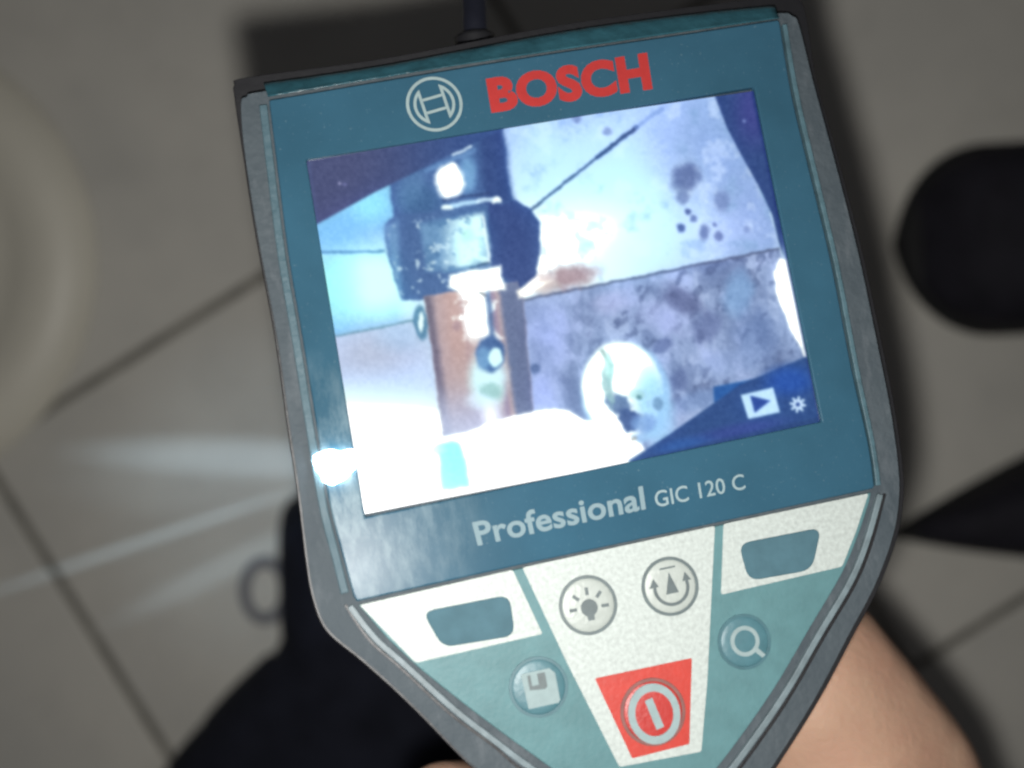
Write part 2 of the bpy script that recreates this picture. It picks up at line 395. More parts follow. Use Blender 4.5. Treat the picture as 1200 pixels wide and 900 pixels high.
# power key
hr_ = zk+.20*mm
M_REDB = mat('red_button_face', (.44,.040,.034), rough=.4, noise=.1, nscale=500, bump=.2, bscale=1500)
bp_ = dome_button('power_button', 765, 834, 37, M_REDB, mat('red_grey_ring', (.22,.085,.075), rough=.5, noise=.2, nscale=500), hr_)
f6 = local(766, 836, hr_)
sp = [([f6([(1.0*x, 1.12*y) for x, y in arc(29.5, 0, 360, 48)[:-1]]), f6([(1.0*x, 1.13*y) for x, y in arc(21.5, 0, 360, 48)[:-1]])[::-1]], hr_, hr_+.45*mm),
      ([f6([(x*math.cos(.2)-y*math.sin(.2), x*math.sin(.2)+y*math.cos(.2)) for x, y in ((-4.6,-17),(4.6,-17),(4.6,17),(-4.6,17))])], hr_, hr_+.45*mm)]
newobj('power_symbol', join_meshes('power_symbol', sp), M_PALEINK, bp_)

# ---- lettering and emblem on the window plate
def lettering(name, txt, quad, m, bold, spacing=1.0, h=.32*mm, th=.02*mm, parent=None):
    cu = bpy.data.curves.new('t', 'FONT'); cu.body = txt; cu.size = 1; cu.offset = bold; cu.space_character = spacing; cu.resolution_u = 5
    ob = bpy.data.objects.new('t', cu); COL.objects.link(ob); bpy.context.view_layer.update()
    me = bpy.data.meshes.new_from_object(ob.evaluated_get(bpy.context.evaluated_depsgraph_get()))
    bpy.data.objects.remove(ob)
    xs = [v.co.x for v in me.vertices]; ys = [v.co.y for v in me.vertices]
    x0, x1, y0, y1 = min(xs), max(xs), min(ys), max(ys)
    q = [np.array(L(x, y, h)) for x, y in quad]       # TL TR BR BL
    for v in me.vertices:
        u, w_ = (v.co.x-x0)/(x1-x0), (v.co.y-y0)/(y1-y0)
        p = (q[0]*(1-u)+q[1]*u)*w_ + (q[3]*(1-u)+q[2]*u)*(1-w_)
        v.co = (p[0], p[1], h+th)
    me.name = name; me.materials.clear()
    for p_ in me.polygons: p_.use_smooth = False
    o = newobj(name, me, m, parent or WINDOW)
    sd = o.modifiers.new('s', 'SOLIDIFY'); sd.thickness = th*.5; sd.offset = -1
    return o
lettering('maker_lettering', 'BOSCH', [(569,92),(758,61),(765,105),(576,133)], M_REDINK, .052, 1.06)
lettering('range_lettering', 'Professional', [(553,612),(753,569),(757,597),(560,640)], mat('soft_pale_print', (.215,.30,.33), rough=.6, spec=.1), .022, 1.02)
lettering('model_lettering', 'GIC 120 C', [(766,576),(871,555),(874,573),(769,595)], mat('faint_pale_print', (.26,.35,.37), rough=.45), .008, 1.03)
c0 = L(509, 122, .32*mm); rt = math.radians(8)
def e2(pts): return [(c0[0]+(x*math.cos(rt)-y*math.sin(rt))*PXM, c0[1]+(x*math.sin(rt)+y*math.cos(rt))*PXM) for x, y in pts]
hE = .32*mm; hT = .37*mm
sp = [([e2(arc(32.5, 0, 360, 56)[:-1]), e2(arc(29, 0, 360, 56)[:-1])[::-1]], hE, hT)]
# armature: two crescents joined by a bar outline
for sgn in (-1, 1):
    out = [(sgn*x, y) for x, y in arc(24, -61, 61, 20)]
    inn = [(sgn*x, y) for x, y in [(11.6,21),(11.6,9),(11.6,-9),(11.6,-21)]]
    lp = out + inn
    hole = [(sgn*x, y) for x, y in arc(20.6, -43, 43, 14)] + [(sgn*15.0, 14),(sgn*15.0,-14)]
    a_, b_ = e2(lp), e2(hole)
    if sgn < 0: a_, b_ = a_[::-1], b_[::-1]
    sp.append(([a_, b_[::-1]], hE, hT))
for yy in (-9.5, 6.3):
    sp.append(([e2([(-11.4,yy),(11.4,yy),(11.4,yy+3.2),(-11.4,yy+3.2)])], hE, hT))
newobj('maker_emblem', join_meshes('maker_emblem', sp), M_PALEINK, WINDOW)

# ------------------------------------------------------------------ what the display shows (its own light, one colour per pixel of the panel)
def sdf(poly, X, Y):
    """signed distance to polygon, negative inside"""
    P = np.array(poly, float); d = np.full(X.shape, 1e9); ins = np.zeros(X.shape, bool); n = len(P)
    for i in range(n):
        x0, y0 = P[i]; x1, y1 = P[(i+1) % n]; ex, ey = x1-x0, y1-y0
        k = np.clip(((X-x0)*ex+(Y-y0)*ey)/(ex*ex+ey*ey+1e-9), 0, 1)
        d = np.minimum(d, (X-x0-k*ex)**2+(Y-y0-k*ey)**2)
        c = (y0 > Y) != (y1 > Y)
        with np.errstate(divide='ignore', invalid='ignore'):
            ins ^= c & (X < (x1-x0)*(Y-y0)/((y1-y0) if y1 != y0 else 1e-9)+x0)
    d = np.sqrt(d); return np.where(ins, -d, d)
def ss(v): v = np.clip(v, 0, 1); return v*v*(3-2*v)
rng = np.random.RandomState(7)
LAT = rng.rand(8, 256, 256)
def vnoise(X, Y, sc, k=0, ang=0, asp=1):
    ca, sa = math.cos(ang), math.sin(ang); x = (X*ca+Y*sa)/sc/asp + 40; y = (-X*sa+Y*ca)/sc + 60
    i, j = np.floor(x).astype(int), np.floor(y).astype(int); u, v = ss(x-i), ss(y-j); T = LAT[k % 8]
    g = lambda a, b: T[a % 256, b % 256]
    return (g(i,j)*(1-u)+g(i+1,j)*u)*(1-v) + (g(i,j+1)*(1-u)+g(i+1,j+1)*u)*v
def fbm(X, Y, sc, k=0, o_=4, ang=0, asp=1):
    r = 0; am = 1; tt = 0
    for q in range(o_): r = r+am*vnoise(X, Y, sc/2**q, k+q, ang, asp); tt += am; am *= .55
    return r/tt
def paint(X, Y):
    X0, Y0 = X, Y
    X = X + (fbm(X0, Y0, 9, 2, 4)-.5)*3.6; Y = Y + (fbm(X0, Y0, 9, 6, 4)-.5)*3.6
    C = np.zeros(X.shape+(3,)); 
    def over(col, m):
        nonlocal C
        col = np.array(col, float); C = C*(1-m[...,None]) + col*m[...,None]
    def poly(pts, col, soft=2, wob=0, wk=0, op=1.0, sm=False):
        p = smooth(pts, True, 5) if sm else pts
        d = sdf(p, X, Y)
        if wob: d = d+(fbm(X, Y, 14, wk, 3)-.5)*wob
        over(col, ss(.5-d/(2*soft))*op)
    def blob(cx, cy, rx, ry, col, op=1.0, soft=1.0, ang=0, wob=0, wk=0):
        ca, sa = math.cos(math.radians(ang)), math.sin(math.radians(ang)); dx, dy = X-cx, Y-cy
        r = np.sqrt(((dx*ca+dy*sa)/rx)**2+((-dx*sa+dy*ca)/ry)**2)
        if wob: r = r+(fbm(X, Y, 10, wk, 3)-.5)*wob
        over(col, ss((1+soft*.5-r)/soft)*op)
    def line(x0, y0, x1, y1, wd, col, op=1.0, soft=1.2):
        ex, ey = x1-x0, y1-y0; k = np.clip(((X-x0)*ex+(Y-y0)*ey)/(ex*ex+ey*ey), 0, 1)
        d = np.sqrt((X-x0-k*ex)**2+(Y-y0-k*ey)**2); over(col, ss(.5-(d-wd/2)/(2*soft))*op)
    # wall behind, upper right
    over((168,200,240), np.ones(X.shape))
    blob(655, 280, 150, 90, (242,255,255), 1, 1.7, -20); blob(700, 190, 150, 60, (200,226,255), .6, 1.5, -20); blob(640,300,90,50,(255,255,255),.8,1.5)
    blob(850, 160, 70, 70, (120,155,222), .65, 1.5); blob(890, 260, 45, 70, (128,155,225), .6, 1.5); blob(770, 290, 90, 30, (215,230,255), .6, 1.4, -12)
    n1 = fbm(X, Y, 22, 1, 4); over((122,165,212), ss((n1-.56)*4)*.40); over((228,242,255), ss((.44-n1)*5)*.4)
    # left part, cyan
    L_ = ss((480-X)/20); over((120,190,240), L_*ss((420-Y)/30))
    blob(430, 238, 30, 24, (150,235,255), .8, 1.4); blob(440, 330, 62, 45, (225,255,255), .97, 1.4); blob(392, 340, 25, 45, (160,235,245), .6, 1.5)
    blob(395, 268, 30, 22, (120,200,245), .7, 1.4)
    line(372, 296, 450, 294, 3, (70,130,180), .85); line(372,300,420,300,2,(190,240,255),.5)
    # below the left joint
    poly([(380,396),(492,374),(540,520),(540,640),(400,640)], (196,212,236), 1.5)
    blob(440, 412, 50, 24, (178,184,214), .8, 1.6, -12); blob(470,395,26,16,(170,200,232),.6,1.5)
    m = ss((Y-432-.05*(X-400))/70)*ss((545-X)/20); over((255,255,255), m)
    line(394, 394, 492, 374, 2.6, (92,140,160), .85)
    # below the right joint: blotched violet grey
    low = [(606,354),(915,292),(975,470),(700,560),(600,540)]
    dl = sdf(low, X, Y); ml = ss(.5-dl/3)
    over((142,162,214), ml)
    n2 = fbm(X, Y, 30, 3, 5, ang=-.4, asp=.7); n3 = fbm(X, Y, 15, 5, 4, ang=.5, asp=.6)
    n5 = fbm(X, Y, 16, 1, 4, ang=1.4, asp=3.5); over((104,124,178), ml*ss((n5-.52)*6)*.55); over((182,198,242), ml*ss((.44-n5)*6)*.5)
    over((96,116,172), ml*ss((n2-.52)*6)*.6); over((176,192,246), ml*ss((.46-n2)*6)*.65); over((78,95,150), ml*ss((n3-.60)*8)*.6*ss((X-660)/60))
    over((160,180,244), ml*ss((675-X)/40)*.45)
    blob(865, 345, 17, 26, (124,168,228), .7, .9, 10, .3); blob(780, 372, 28, 18, (172,184,240), .65, 1.2, 20, .4, 1)
    blob(800, 352, 26, 13, (84,92,150), .7, 1, 30, .6, 2); blob(828, 385, 15, 20, (88,102,164), .65, .9, 30, .5, 3); blob(797, 445, 9, 12, (92,110,170), .8, .7, 0, .3)
    blob(776, 405, 13, 8, (86,104,168), .75, .8, -30, .5, 2); blob(885, 395, 24, 34, (98,126,192), .55, 1.2, 0, .4, 4); blob(855, 425, 40, 14, (140,164,222), .5, 1.2, -12)
    blob(715, 355, 22, 12, (180,188,238), .7, 1.1, -10, .5); blob(655, 345, 30, 10, (170,190,240), .5, 1.2, -12)
    blob(627, 432, 6, 6, (70,98,160), .8, .8); blob(818,470,30,12,(120,150,212),.6,1,-15,.3)
    line(606, 353, 915, 291, 3.4, (84,96,140), .9); 
    # stains above the joint
    blob(668, 323, 30, 13, (170,132,146), .9, 1.0, -10, .8, 2); blob(640,336,16,8,(186,160,160),.6,1,0,.8,3); blob(626, 330, 18, 10, (255,240,240), .7, 1.2)
    for x, y, rx, ry, op in ((803,208,15,17,.75),(800,232,8,7,.6),(846,236,9,12,.45),(806,248,4,4,.9),(813,256,4,4,.75),(798,267,5,5.5,.95),(825,272,6,9,.7),(842,277,5,6,.7),(838,263,3,3,.6),(712,154,6,5,.5),(675,138,5,6,.5),(875,268,4,4,.3)):
        blob(x, y, rx, ry, (74,92,156), op, .9, 15, .45, int(x) % 5)
    # wire
    line(622, 246, 700, 184, 3.6, (58,84,128), .9); line(700, 184, 746, 149, 5.4, (50,78,134), .95); line(746, 149, 776, 127, 5, (112,150,210), .6)
    # upper pipe
    poly([(459,240),(457,216),(470,205),(552,160),(588,150),(592,170),(596,215),(604,242),(600,262),(462,262)], (62,100,172), 2.5)
    poly([(560,150),(588,150),(592,170),(598,215),(604,262),(572,262),(565,200)], (44,76,156), 7)
    blob(492, 235, 24, 18, (54,104,166), .7, 1.2); blob(480,222,14,26,(84,132,188),.6,1.2,25)
    blob(548, 205, 10, 22, (120,180,232), .7, 1.0); line(500,200,556,176,4,(110,160,220),.6,3)
    blob(527, 213, 17, 20, (255,255,255), 1, .45, 0, .25, 3); blob(529,199,8,8,(255,255,255),1,.5)
    line(531, 182, 552, 172, 2.6, (225,240,255), .95)
    line(521, 243, 560, 236, 5, (190,228,255), .95, 2); line(560,236,580,233,5,(215,238,255),.9,2); blob(582, 237, 5.5, 7, (250,255,255), 1, .5); blob(524,244,7,4,(245,255,255),1,.6)
    line(520, 235, 572, 226, 3, (34,60,130), .6)
    # coupling nut
    poly([(450,264),(462,252),(520,246),(572,240),(604,236),(622,246),(632,262),(633,296),(628,322),(610,338),(592,332),(588,348),(470,352),(464,336),(455,300)], (66,104,172), 2, 4, 2)
    poly([(572,240),(604,236),(622,246),(632,262),(633,296),(628,322),(610,338),(596,330),(574,310)], (48,76,158), 2, 3, 1)
    poly([(450,266),(466,258),(470,345),(458,300)], (100,146,200), 5)
    n4 = fbm(X, Y, 9, 2, 4); nut = ss(.5-sdf([(492,262),(566,250),(574,308),(528,316),(500,318)], X, Y)/10)
    over((110,160,208), nut*.75); over((228,250,252), nut*ss((n4-.40)*7)*ss((X-508)/40)*.98); over((70,118,176), nut*ss((.47-n4)*8)*.7*ss((560-X)/40))
    blob(552,285,18,26,(226,252,250),.8,1.0,0,.6,5); blob(548,276,8,9,(170,215,205),.45,.9,0,.6)
    over((220,240,250), ss(.5-sdf([(455,266),(530,250),(566,330),(470,348)], X, Y)/10)*ss((fbm(X,Y,7,0,3)-.62)*9)*.7)
    line(566, 254, 573, 308, 3, (250,255,255), .9); line(573,308,552,314,3,(30,62,120),.8)
    line(520, 318, 556, 312, 3, (90,140,190), .7)
    # lower pipe
    pipe = [(497,348),(606,330),(613,352),(625,486),(600,498),(548,520),(522,522)]
    dp = ss(.5-sdf(pipe, X, Y)/4); u = (X-497-(Y-348)*.135)/(108)
    over((190,160,168), dp)
    over((118,104,130), dp*ss((.14-u)/.1)); over((200,156,154), dp*ss(1-abs(u-.30)/.24)*ss((470-Y)/70)*.9)
    over((100,112,160), dp*ss((u-.78)/.08)); over((150,124,160), dp*ss(1-abs(u-.74)/.07)*.9); 
    over((178,182,224), dp*ss((Y-440)/60)*ss((.8-u)/.2)*.8)
    nj = fbm(X, Y, 12, 4, 3)
    over((255,255,255), dp*ss((1-abs(u-.54+(nj-.5)*.34)/.21)*3)*ss((412-Y)/25)*1.0)
    over((58,96,164), dp*ss(1-abs(u-.69)/.06)*ss((415-Y)/20)*.85)
    over((180,138,150), dp*ss(1-abs(u-.40)/.04)*ss((450-Y)/30)*.35)
    blob(535,382,5,6,(168,132,150),.6,.9); line(552,338,568,346,3,(96,92,110),.8)
    poly([(526,322),(586,312),(592,340),(545,344),(526,338)], (255,255,252), 2.5, 5)
    poly([(606,340),(625,332),(648,328),(625,342),(608,350)], (255,246,240), 2)
    # screw and corroded patch
    blob(572, 445, 22, 34, (222,246,252), .9, .7); blob(575, 415, 17, 21, (58,98,170), 1, .35); blob(567,420,8,14,(110,160,214),.8,.8); blob(581, 419, 8, 11.5, (225,252,255), 1, .4)
    blob(576, 458, 15, 9, (140,190,190), .75, .8, 10, .6); blob(560,470,14,10,(225,236,252),.6,1); blob(575,486,10,14,(245,240,252),.8,1.2)
    # loop at the left of the pipe
    blob(493, 378, 8, 20, (74,130,170), .95, .35, -8); blob(494, 377, 3.2, 12, (240,255,255), 1, .5)
    # white disc
    blob(733, 462, 52, 61, (150,190,236), .9, .12, -8); blob(729, 456, 47, 56, (250,255,255), 1, .14, -8)
    blob(768, 480, 20, 44, (160,212,246), .85, .9, -10); blob(771,473,6,8,(96,140,180),.75,.8); blob(748,462,10,6,(160,205,205),.7,.9,0,.5); blob(749,466,3,3,(60,110,120),.7,.8)
    nd_ = fbm(X, Y, 5, 3, 4); dd_ = ss((.9-np.hypot((X-730)/44, (Y-456)/52))*4); over((150,176,190), dd_*ss((nd_-.60)*9)*ss((Y-455)/30)*.7)
    line(706, 411, 716, 428, 4, (120,150,150), .8, 2); line(716,428,714,452,4.5,(120,170,180),.8,2); blob(713,430,5,16,(176,226,226),.7,.8)
    blob(728, 474, 17, 12, (84,112,168), .95, .4, 40, 1.0, 2); blob(736, 492, 12, 13, (58,88,160), .98, .4, 0, .9, 3); blob(712,455,5,20,(140,180,190),.8,.5,-15,1.1,4); blob(755,496,14,10,(120,162,224),.85,.8,0,.3)
    # overexposed hand at the bottom
    poly([(380,530),(500,515),(548,506),(570,496),(600,487),(630,481),(650,478),(668,481),(684,491),(696,494),(712,480),(724,488),(735,508),(752,520),(758,532),(700,570),(380,660)], (255,255,255), 1.8, 2)
    blob(743,514,4,2.5,(130,120,110),.6,.8,-30)
    poly([(514,522),(530,517),(538,520),(545,540),(550,570),(518,574)], (136,236,250), 2.5); blob(513,527,8,6,(190,214,206),.7,1.2)
    blob(475,566,9,8,(232,226,220),.6,1.2,0,.5)
    # bright sliver at right
    poly([(914,302),(907,318),(909,342),(920,372),(934,402),(944,420),(950,420),(935,355),(925,305)], (255,255,255), 1.4, 3)
    line(890, 222, 903, 248, 1.6, (150,205,240), .8, 1); line(903,248,918,300,2.6,(215,240,255),.85,1.2)
    lum = C.mean(-1, keepdims=True); k = .17*ss((245-lum)/60); C = C*(1-k)+lum*k*np.array((1.02,1.0,1.0))
    C = C*(1-.14*ss((140-lum)/70)[..., :1])*np.array((1.0,.99,1.0))
    X, Y = X0, Y0
    # unlit corners of the panel
    C = C*np.array((.985,1.012,1.0)) + np.array((0,3,0))
    tl = ss(.5-sdf([(300,150),(600,100),(590,151),(552,169),(478,206),(440,225),(371,263),(345,270)], X, Y)/2.4)
    g = ss((X-400)/170)[...,None]; tlc = np.array((70,78,118))*(1-g)+np.array((50,80,138))*g
    C = C*(1-tl[...,None])+tlc*tl[...,None]
    blob(398, 215, 1.8, 1.8, (190,190,230), .8, .8); blob(404,216,3,1.4,(150,150,210),.5,.8)
    poly([(829,90),(900,90),(918,300),(912,282),(905,252),(889,218),(870,184),(852,150)], (44,72,128), 1.4)
    blob(885,125,22,40,(64,66,142),.7,1.4); blob(872,142,2,2,(130,150,210),.8,.9)
    poly([(836,455),(838,453),(905,440),(960,415),(980,500),(840,520)], (34,92,164), 1.6, 0)
    poly([(944,418),(905,435),(868,450),(840,470),(790,505),(757,527),(736,540),(760,560),(990,510),(965,420)], (40,76,134), 1.4)
    blob(925,446,26,16,(32,84,176),.8,1.3); blob(865,505,50,8,(54,70,150),.6,1.4,-12); blob(800,522,30,8,(44,96,170),.7,1.4,-12)
    poly([(760,535),(964,488),(966,500),(740,552)], (34,66,118), 2.5, 0, 0, .8)
    # dark border line at the right, icons
    line(882,100,964,496,6,(20,46,110),.9,1.8); line(362,190,372,262,2,(80,100,150),.4)
    poly([(868,463),(906,454),(914,483),(877,491)], (196,230,252), .9); poly([(879,463.5),(903,469.5),(884.5,484)], (42,74,150), .8)
    dx, dy = X-935, Y-474; rr = np.hypot(dx, dy); an = np.arctan2(dy, dx)
    R = 7.8+1.9*np.clip(np.sin(8*an+.6)*1.8, -1, 1); over((205,232,255), ss((R-rr)/1.6+.5)); over((40,72,140), ss((2.6-rr)/1.4+.5))
    return C
NX, NY = 480, 360
uu = np.linspace(-Wd/2, Wd/2, NX); vv = np.linspace(Hd/2, -Hd/2, NY)
UU, VV = np.meshgrid(uu, vv); hs = -.35*mm
ext = 1.006
loc = np.stack([UU.ravel()*ext, VV.ravel()*ext, np.full(UU.size, hs)], 1)
cw = loc @ Rm.T + o_w
X = (600 + F*cw[:,0]/-cw[:,2]).reshape(UU.shape); Y = (450 - F*cw[:,1]/-cw[:,2]).reshape(UU.shape)
C = paint(X, Y)
def blur(A_, sg):
    R_ = int(sg*3)+1; kx = np.exp(-.5*(np.arange(-R_, R_+1)/sg)**2); kx /= kx.sum()
    for ax in (0, 1):
        P_ = np.pad(A_, [(R_, R_) if q == ax else (0, 0) for q in range(3)], mode='edge'); n_ = A_.shape[ax]
        A_ = sum(w_*(P_[i:i+n_] if ax == 0 else P_[:, i:i+n_]) for i, w_ in enumerate(kx))
    return A_
C = blur(C, 1.0); HI = np.clip(C-215, 0, 40)/40
C = C + blur(HI, 14)*34 + blur(HI, 4)*12
C += ((fbm(X, Y, 4, 6, 3)-.5)*20)[...,None]*ss((252-C.mean(-1))/30)[...,None]
C = np.clip(C, 0, 255)/255
lin = np.where(C <= .04045, C/12.92, ((C+.055)/1.055)**2.4)
lin = lin*(1+.35*ss((C.min(-1)-.93)/.06))[...,None]
idx = np.arange(NX*NY).reshape(NY, NX)
fc = np.stack([idx[:-1,:-1], idx[1:,:-1], idx[1:,1:], idx[:-1,1:]], -1).reshape(-1, 4)
me = bpy.data.meshes.new('display'); me.vertices.add(len(loc)); me.vertices.foreach_set('co', loc.astype(np.float32).ravel())
me.loops.add(fc.size); me.loops.foreach_set('vertex_index', fc.ravel().astype(np.int32))
me.polygons.add(len(fc)); me.polygons.foreach_set('loop_start', np.arange(0, fc.size, 4, dtype=np.int32))
me.update(calc_edges=True)
at = me.color_attributes.new('picture', 'FLOAT_COLOR', 'POINT')
at.data.foreach_set('color', np.concatenate([lin.reshape(-1,3), np.ones((NX*NY,1))], 1).astype(np.float32).ravel())
m = bpy.data.materials.new('lit_display'); m.use_nodes = True; N, K = m.node_tree.nodes, m.node_tree.links
p = N['Principled BSDF']; p.inputs['Base Color'].default_value = (.01,.01,.012,1); p.inputs['Roughness'].default_value = .18
av = N.new('ShaderNodeAttribute'); av.attribute_name = 'picture'; K.new(av.outputs['Color'], p.inputs['Emission Color']); p.inputs['Emission Strength'].default_value = 1.0
DISPLAY = newobj('display', me, m, dev)
DISPLAY['label'] = 'lit display picturing a pipe coupling on a stained tiled wall'

# ------------------------------------------------------------------ added glowing blob for the flash's reflection on the housing's left edge
glint_c = L(394, 545, .3*mm)
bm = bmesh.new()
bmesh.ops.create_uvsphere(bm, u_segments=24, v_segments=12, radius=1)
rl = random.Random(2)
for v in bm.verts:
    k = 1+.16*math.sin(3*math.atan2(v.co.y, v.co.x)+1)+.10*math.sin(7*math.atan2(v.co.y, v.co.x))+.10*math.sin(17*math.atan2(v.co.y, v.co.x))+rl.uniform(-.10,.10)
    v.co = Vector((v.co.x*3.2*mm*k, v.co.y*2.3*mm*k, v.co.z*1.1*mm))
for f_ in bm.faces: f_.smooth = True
me = bpy.data.meshes.new('flash_glint'); bm.to_mesh(me); bm.free()
glint_ob = newobj('flash_glint', me, emit('glint_glow', (.80,.93,1.0), 34.0), dev); glint_ob.location = (glint_c[0], glint_c[1], .3*mm); glint_ob.rotation_euler = (0,0,.05)
glint_ob['label'] = 'small glowing blob standing for the flash reflection on the left edge of the housing'
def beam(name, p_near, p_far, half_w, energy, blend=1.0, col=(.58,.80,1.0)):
    """added spot light with no real source, drawing a lens-flare streak over the tiles from p_near to p_far (photo places on the floor)"""
    src = M @ Vector((glint_c[0]-.006, glint_c[1], -.008))
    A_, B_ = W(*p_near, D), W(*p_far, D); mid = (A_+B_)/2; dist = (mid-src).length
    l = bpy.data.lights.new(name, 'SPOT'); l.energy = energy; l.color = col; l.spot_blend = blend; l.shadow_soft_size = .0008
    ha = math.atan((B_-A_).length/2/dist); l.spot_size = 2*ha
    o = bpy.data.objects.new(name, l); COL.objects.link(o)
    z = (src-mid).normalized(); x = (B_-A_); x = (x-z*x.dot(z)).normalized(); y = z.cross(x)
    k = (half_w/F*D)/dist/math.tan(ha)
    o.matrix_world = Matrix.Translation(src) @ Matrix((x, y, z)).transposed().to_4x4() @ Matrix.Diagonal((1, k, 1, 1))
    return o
beam('flare_light', (520,545), (60,528), 30, 3.0)
beam('flare_light', (460,560), (40,560), 55, .8)
beam('flare_light', (420,550), (-60,712), 7, 3.8)
beam('flare_light', (420,590), (120,735), 20, 1.6)
beam('flare_light', (560,600), (100,560), 240, 1.0)  # added wide bluish wash around the glint, no real source

# ------------------------------------------------------------------ floor
def pxf(x, y): return W(x, y, D)
TS = 794*D/F; ANG = math.atan2(.529, .849); O = pxf(-25, 530)
floor = bpy.data.objects.new('floor', None); COL.objects.link(floor); floor['kind'] = 'structure'
bed_me = prism_mesh('grout_bed', [[(-1.2,-1.2),(1.2,-1.2),(1.2,1.2),(-1.2,1.2)]], -.03, -.0016)
g = newobj('grout_bed', bed_me, mat('dark_grout', (.27,.255,.22), rough=.9, noise=.4, nscale=90, bump=.5, bscale=500), floor); g['kind'] = 'structure'
J = .0017
tile_me = prism_mesh('tile', [[(J,J),(TS-J,J),(TS-J,TS-J),(J,TS-J)]], -.008, 0)
def tile_material():
    m = mat('beige_grey_tile', (.74,.71,.635), rough=.48, spec=.4, col2=(.60,.585,.535), nscale=11, bump=.12, bscale=160, rnoise=.1)
    N, K = m.node_tree.nodes, m.node_tree.links; p = N['Principled BSDF']; base = p.inputs['Base Color'].links[0].from_socket
    gm = N.new('ShaderNodeTexCoord')
    n = N.new('ShaderNodeTexNoise'); n.inputs['Scale'].default_value = 34; n.inputs['Detail'].default_value = 8; n.inputs['Roughness'].default_value = .7; n.inputs['Distortion'].default_value = .6
    K.new(gm.outputs['Object'], n.inputs['Vector'])
    th = N.new('ShaderNodeMapRange'); th.inputs[1].default_value = .50; th.inputs[2].default_value = .72; th.inputs[4].default_value = .18; K.new(n.outputs['Fac'], th.inputs[0])
    mx = N.new('ShaderNodeMix'); mx.data_type = 'RGBA'; mx.inputs[7].default_value = (.40,.38,.34,1)
    K.new(th.outputs[0], mx.inputs[0]); K.new(base, mx.inputs[6]); K.new(mx.outputs[2], p.inputs['Base Color']); return m
M_TILE = tile_material(); tile_me.materials.append(M_TILE)
for i in range(-3, 4):
    for j in range(-3, 4):
        o = bpy.data.objects.new('tile', tile_me); COL.objects.link(o); o.parent = floor; o['kind'] = 'structure'
        v = Matrix.Rotation(ANG, 3, 'Z') @ Vector(((i+(.5 if j == -2 else 0))*TS, j*TS, 0))
        o.location = (O.x+v.x, O.y+v.y, random.uniform(-.0003,.0003)); o.rotation_euler = (random.uniform(-.002,.002), random.uniform(-.002,.002), ANG)
        md = o.modifiers.new('bevel', 'BEVEL'); md.width = .0012; md.segments = 3; md.limit_method = 'ANGLE'

# ------------------------------------------------------------------ ceramic basin at the left edge
def lathe(name, prof, m, n=96, sx=1, sy=1):
    bm = bmesh.new(); rings = []
    for r, z in prof: rings.append([bm.verts.new((r*sx*math.cos(2*math.pi*k/n), r*sy*math.sin(2*math.pi*k/n), z)) for k in range(n)])
    for A_, B_ in zip(rings, rings[1:]):
        for k in range(n): bm.faces.new((A_[k], A_[(k+1) % n], B_[(k+1) % n], B_[k]))
    bm.faces.new(rings[-1]); bmesh.ops.recalc_face_normals(bm, faces=bm.faces)
    for f_ in bm.faces: f_.smooth = True
    me = bpy.data.meshes.new(name); bm.to_mesh(me); bm.free(); return newobj(name, me, m)
M_CER = mat('glazed_ceramic', (.84,.80,.68), rough=.45, noise=.08, nscale=14, rnoise=.06)
prof = smooth([(.092,.000),(.0905,.002),(.087,.005),(.081,.008),(.074,.009),(.066,.0075),(.058,.0045),(.050,.003),(.040,.0025),(.020,.002),(.004,.002)], False, 5)
bs_ = lathe('basin', prof, M_CER, sx=.95, sy=.98)
pb = W(-168, 305, D-.01); bs_.location = (pb.x, pb.y, .0005)
bs_['label'] = 'off-white ceramic pan with rounded rim, cut off at the left edge of the floor'; bs_['category'] = 'basin'

# ------------------------------------------------------------------ soft things on the floor: height grown from an outline
def cushion(name, outline, H, rad, m, step=.004, wrinkle=.002, seed=0, z0=.0):
    P = np.array(outline); x0, y0 = P.min(0)-step; x1, y1 = P.max(0)+step
    nx, ny = int((x1-x0)/step)+2, int((y1-y0)/step)+2
    Xg, Yg = np.meshgrid(x0+np.arange(nx)*step, y0+np.arange(ny)*step)
    d = -sdf(outline, Xg, Yg)
    k = np.clip(d/rad, 0, 1); Z = H*np.sqrt(np.clip(1-(1-k)**2, 0, 1))
    Z = Z + (fbm(Xg*1000, Yg*1000, 30, seed, 3, ang=.8, asp=3)-.5)*wrinkle*2*k
    # snap boundary vertices on to the outline
    grad_x = -np.gradient(d, step, axis=1); grad_y = -np.gradient(d, step, axis=0)
    keep = d > -step*1.0
    out = (d < 0) & keep; Xs = np.where(out, Xg+d*grad_x, Xg); Ys = np.where(out, Yg+d*grad_y, Yg); Z = np.where(out, 0, Z)
    bm = bmesh.new(); vs = {}
    for j in range(ny):
        for i in range(nx):
            if keep[j,i]: vs[(i,j)] = bm.verts.new((Xs[j,i], Ys[j,i], z0+max(Z[j,i], 0)))
    for j in range(ny-1):
        for i in range(nx-1):
            q = [(i,j),(i+1,j),(i+1,j+1),(i,j+1)]
            if all(c in vs for c in q):
                try: f_ = bm.faces.new([vs[c] for c in q]); f_.smooth = True
                except ValueError: pass
    me = bpy.data.meshes.new(name); bm.to_mesh(me); bm.free(); return newobj(name, me, m)
M_CLOTH = mat('navy_cloth', (.018,.020,.032), rough=.9, spec=.2, noise=.4, nscale=60, bump=.6, bscale=900)
BAG = smooth([(185,912),(222,862),(262,815),(300,778),(328,752),(326,720),(324,660),(325,615),(340,585),(400,560),(560,600),(700,700),(740,900),(700,1100),(420,1180),(200,1150),(140,1010)], True, 4)
bag = cushion('cloth_bag', [tuple(W(x, y, D-.004)[:2]) for x, y in BAG], .030, .022, M_CLOTH, .0035, .003, 2)
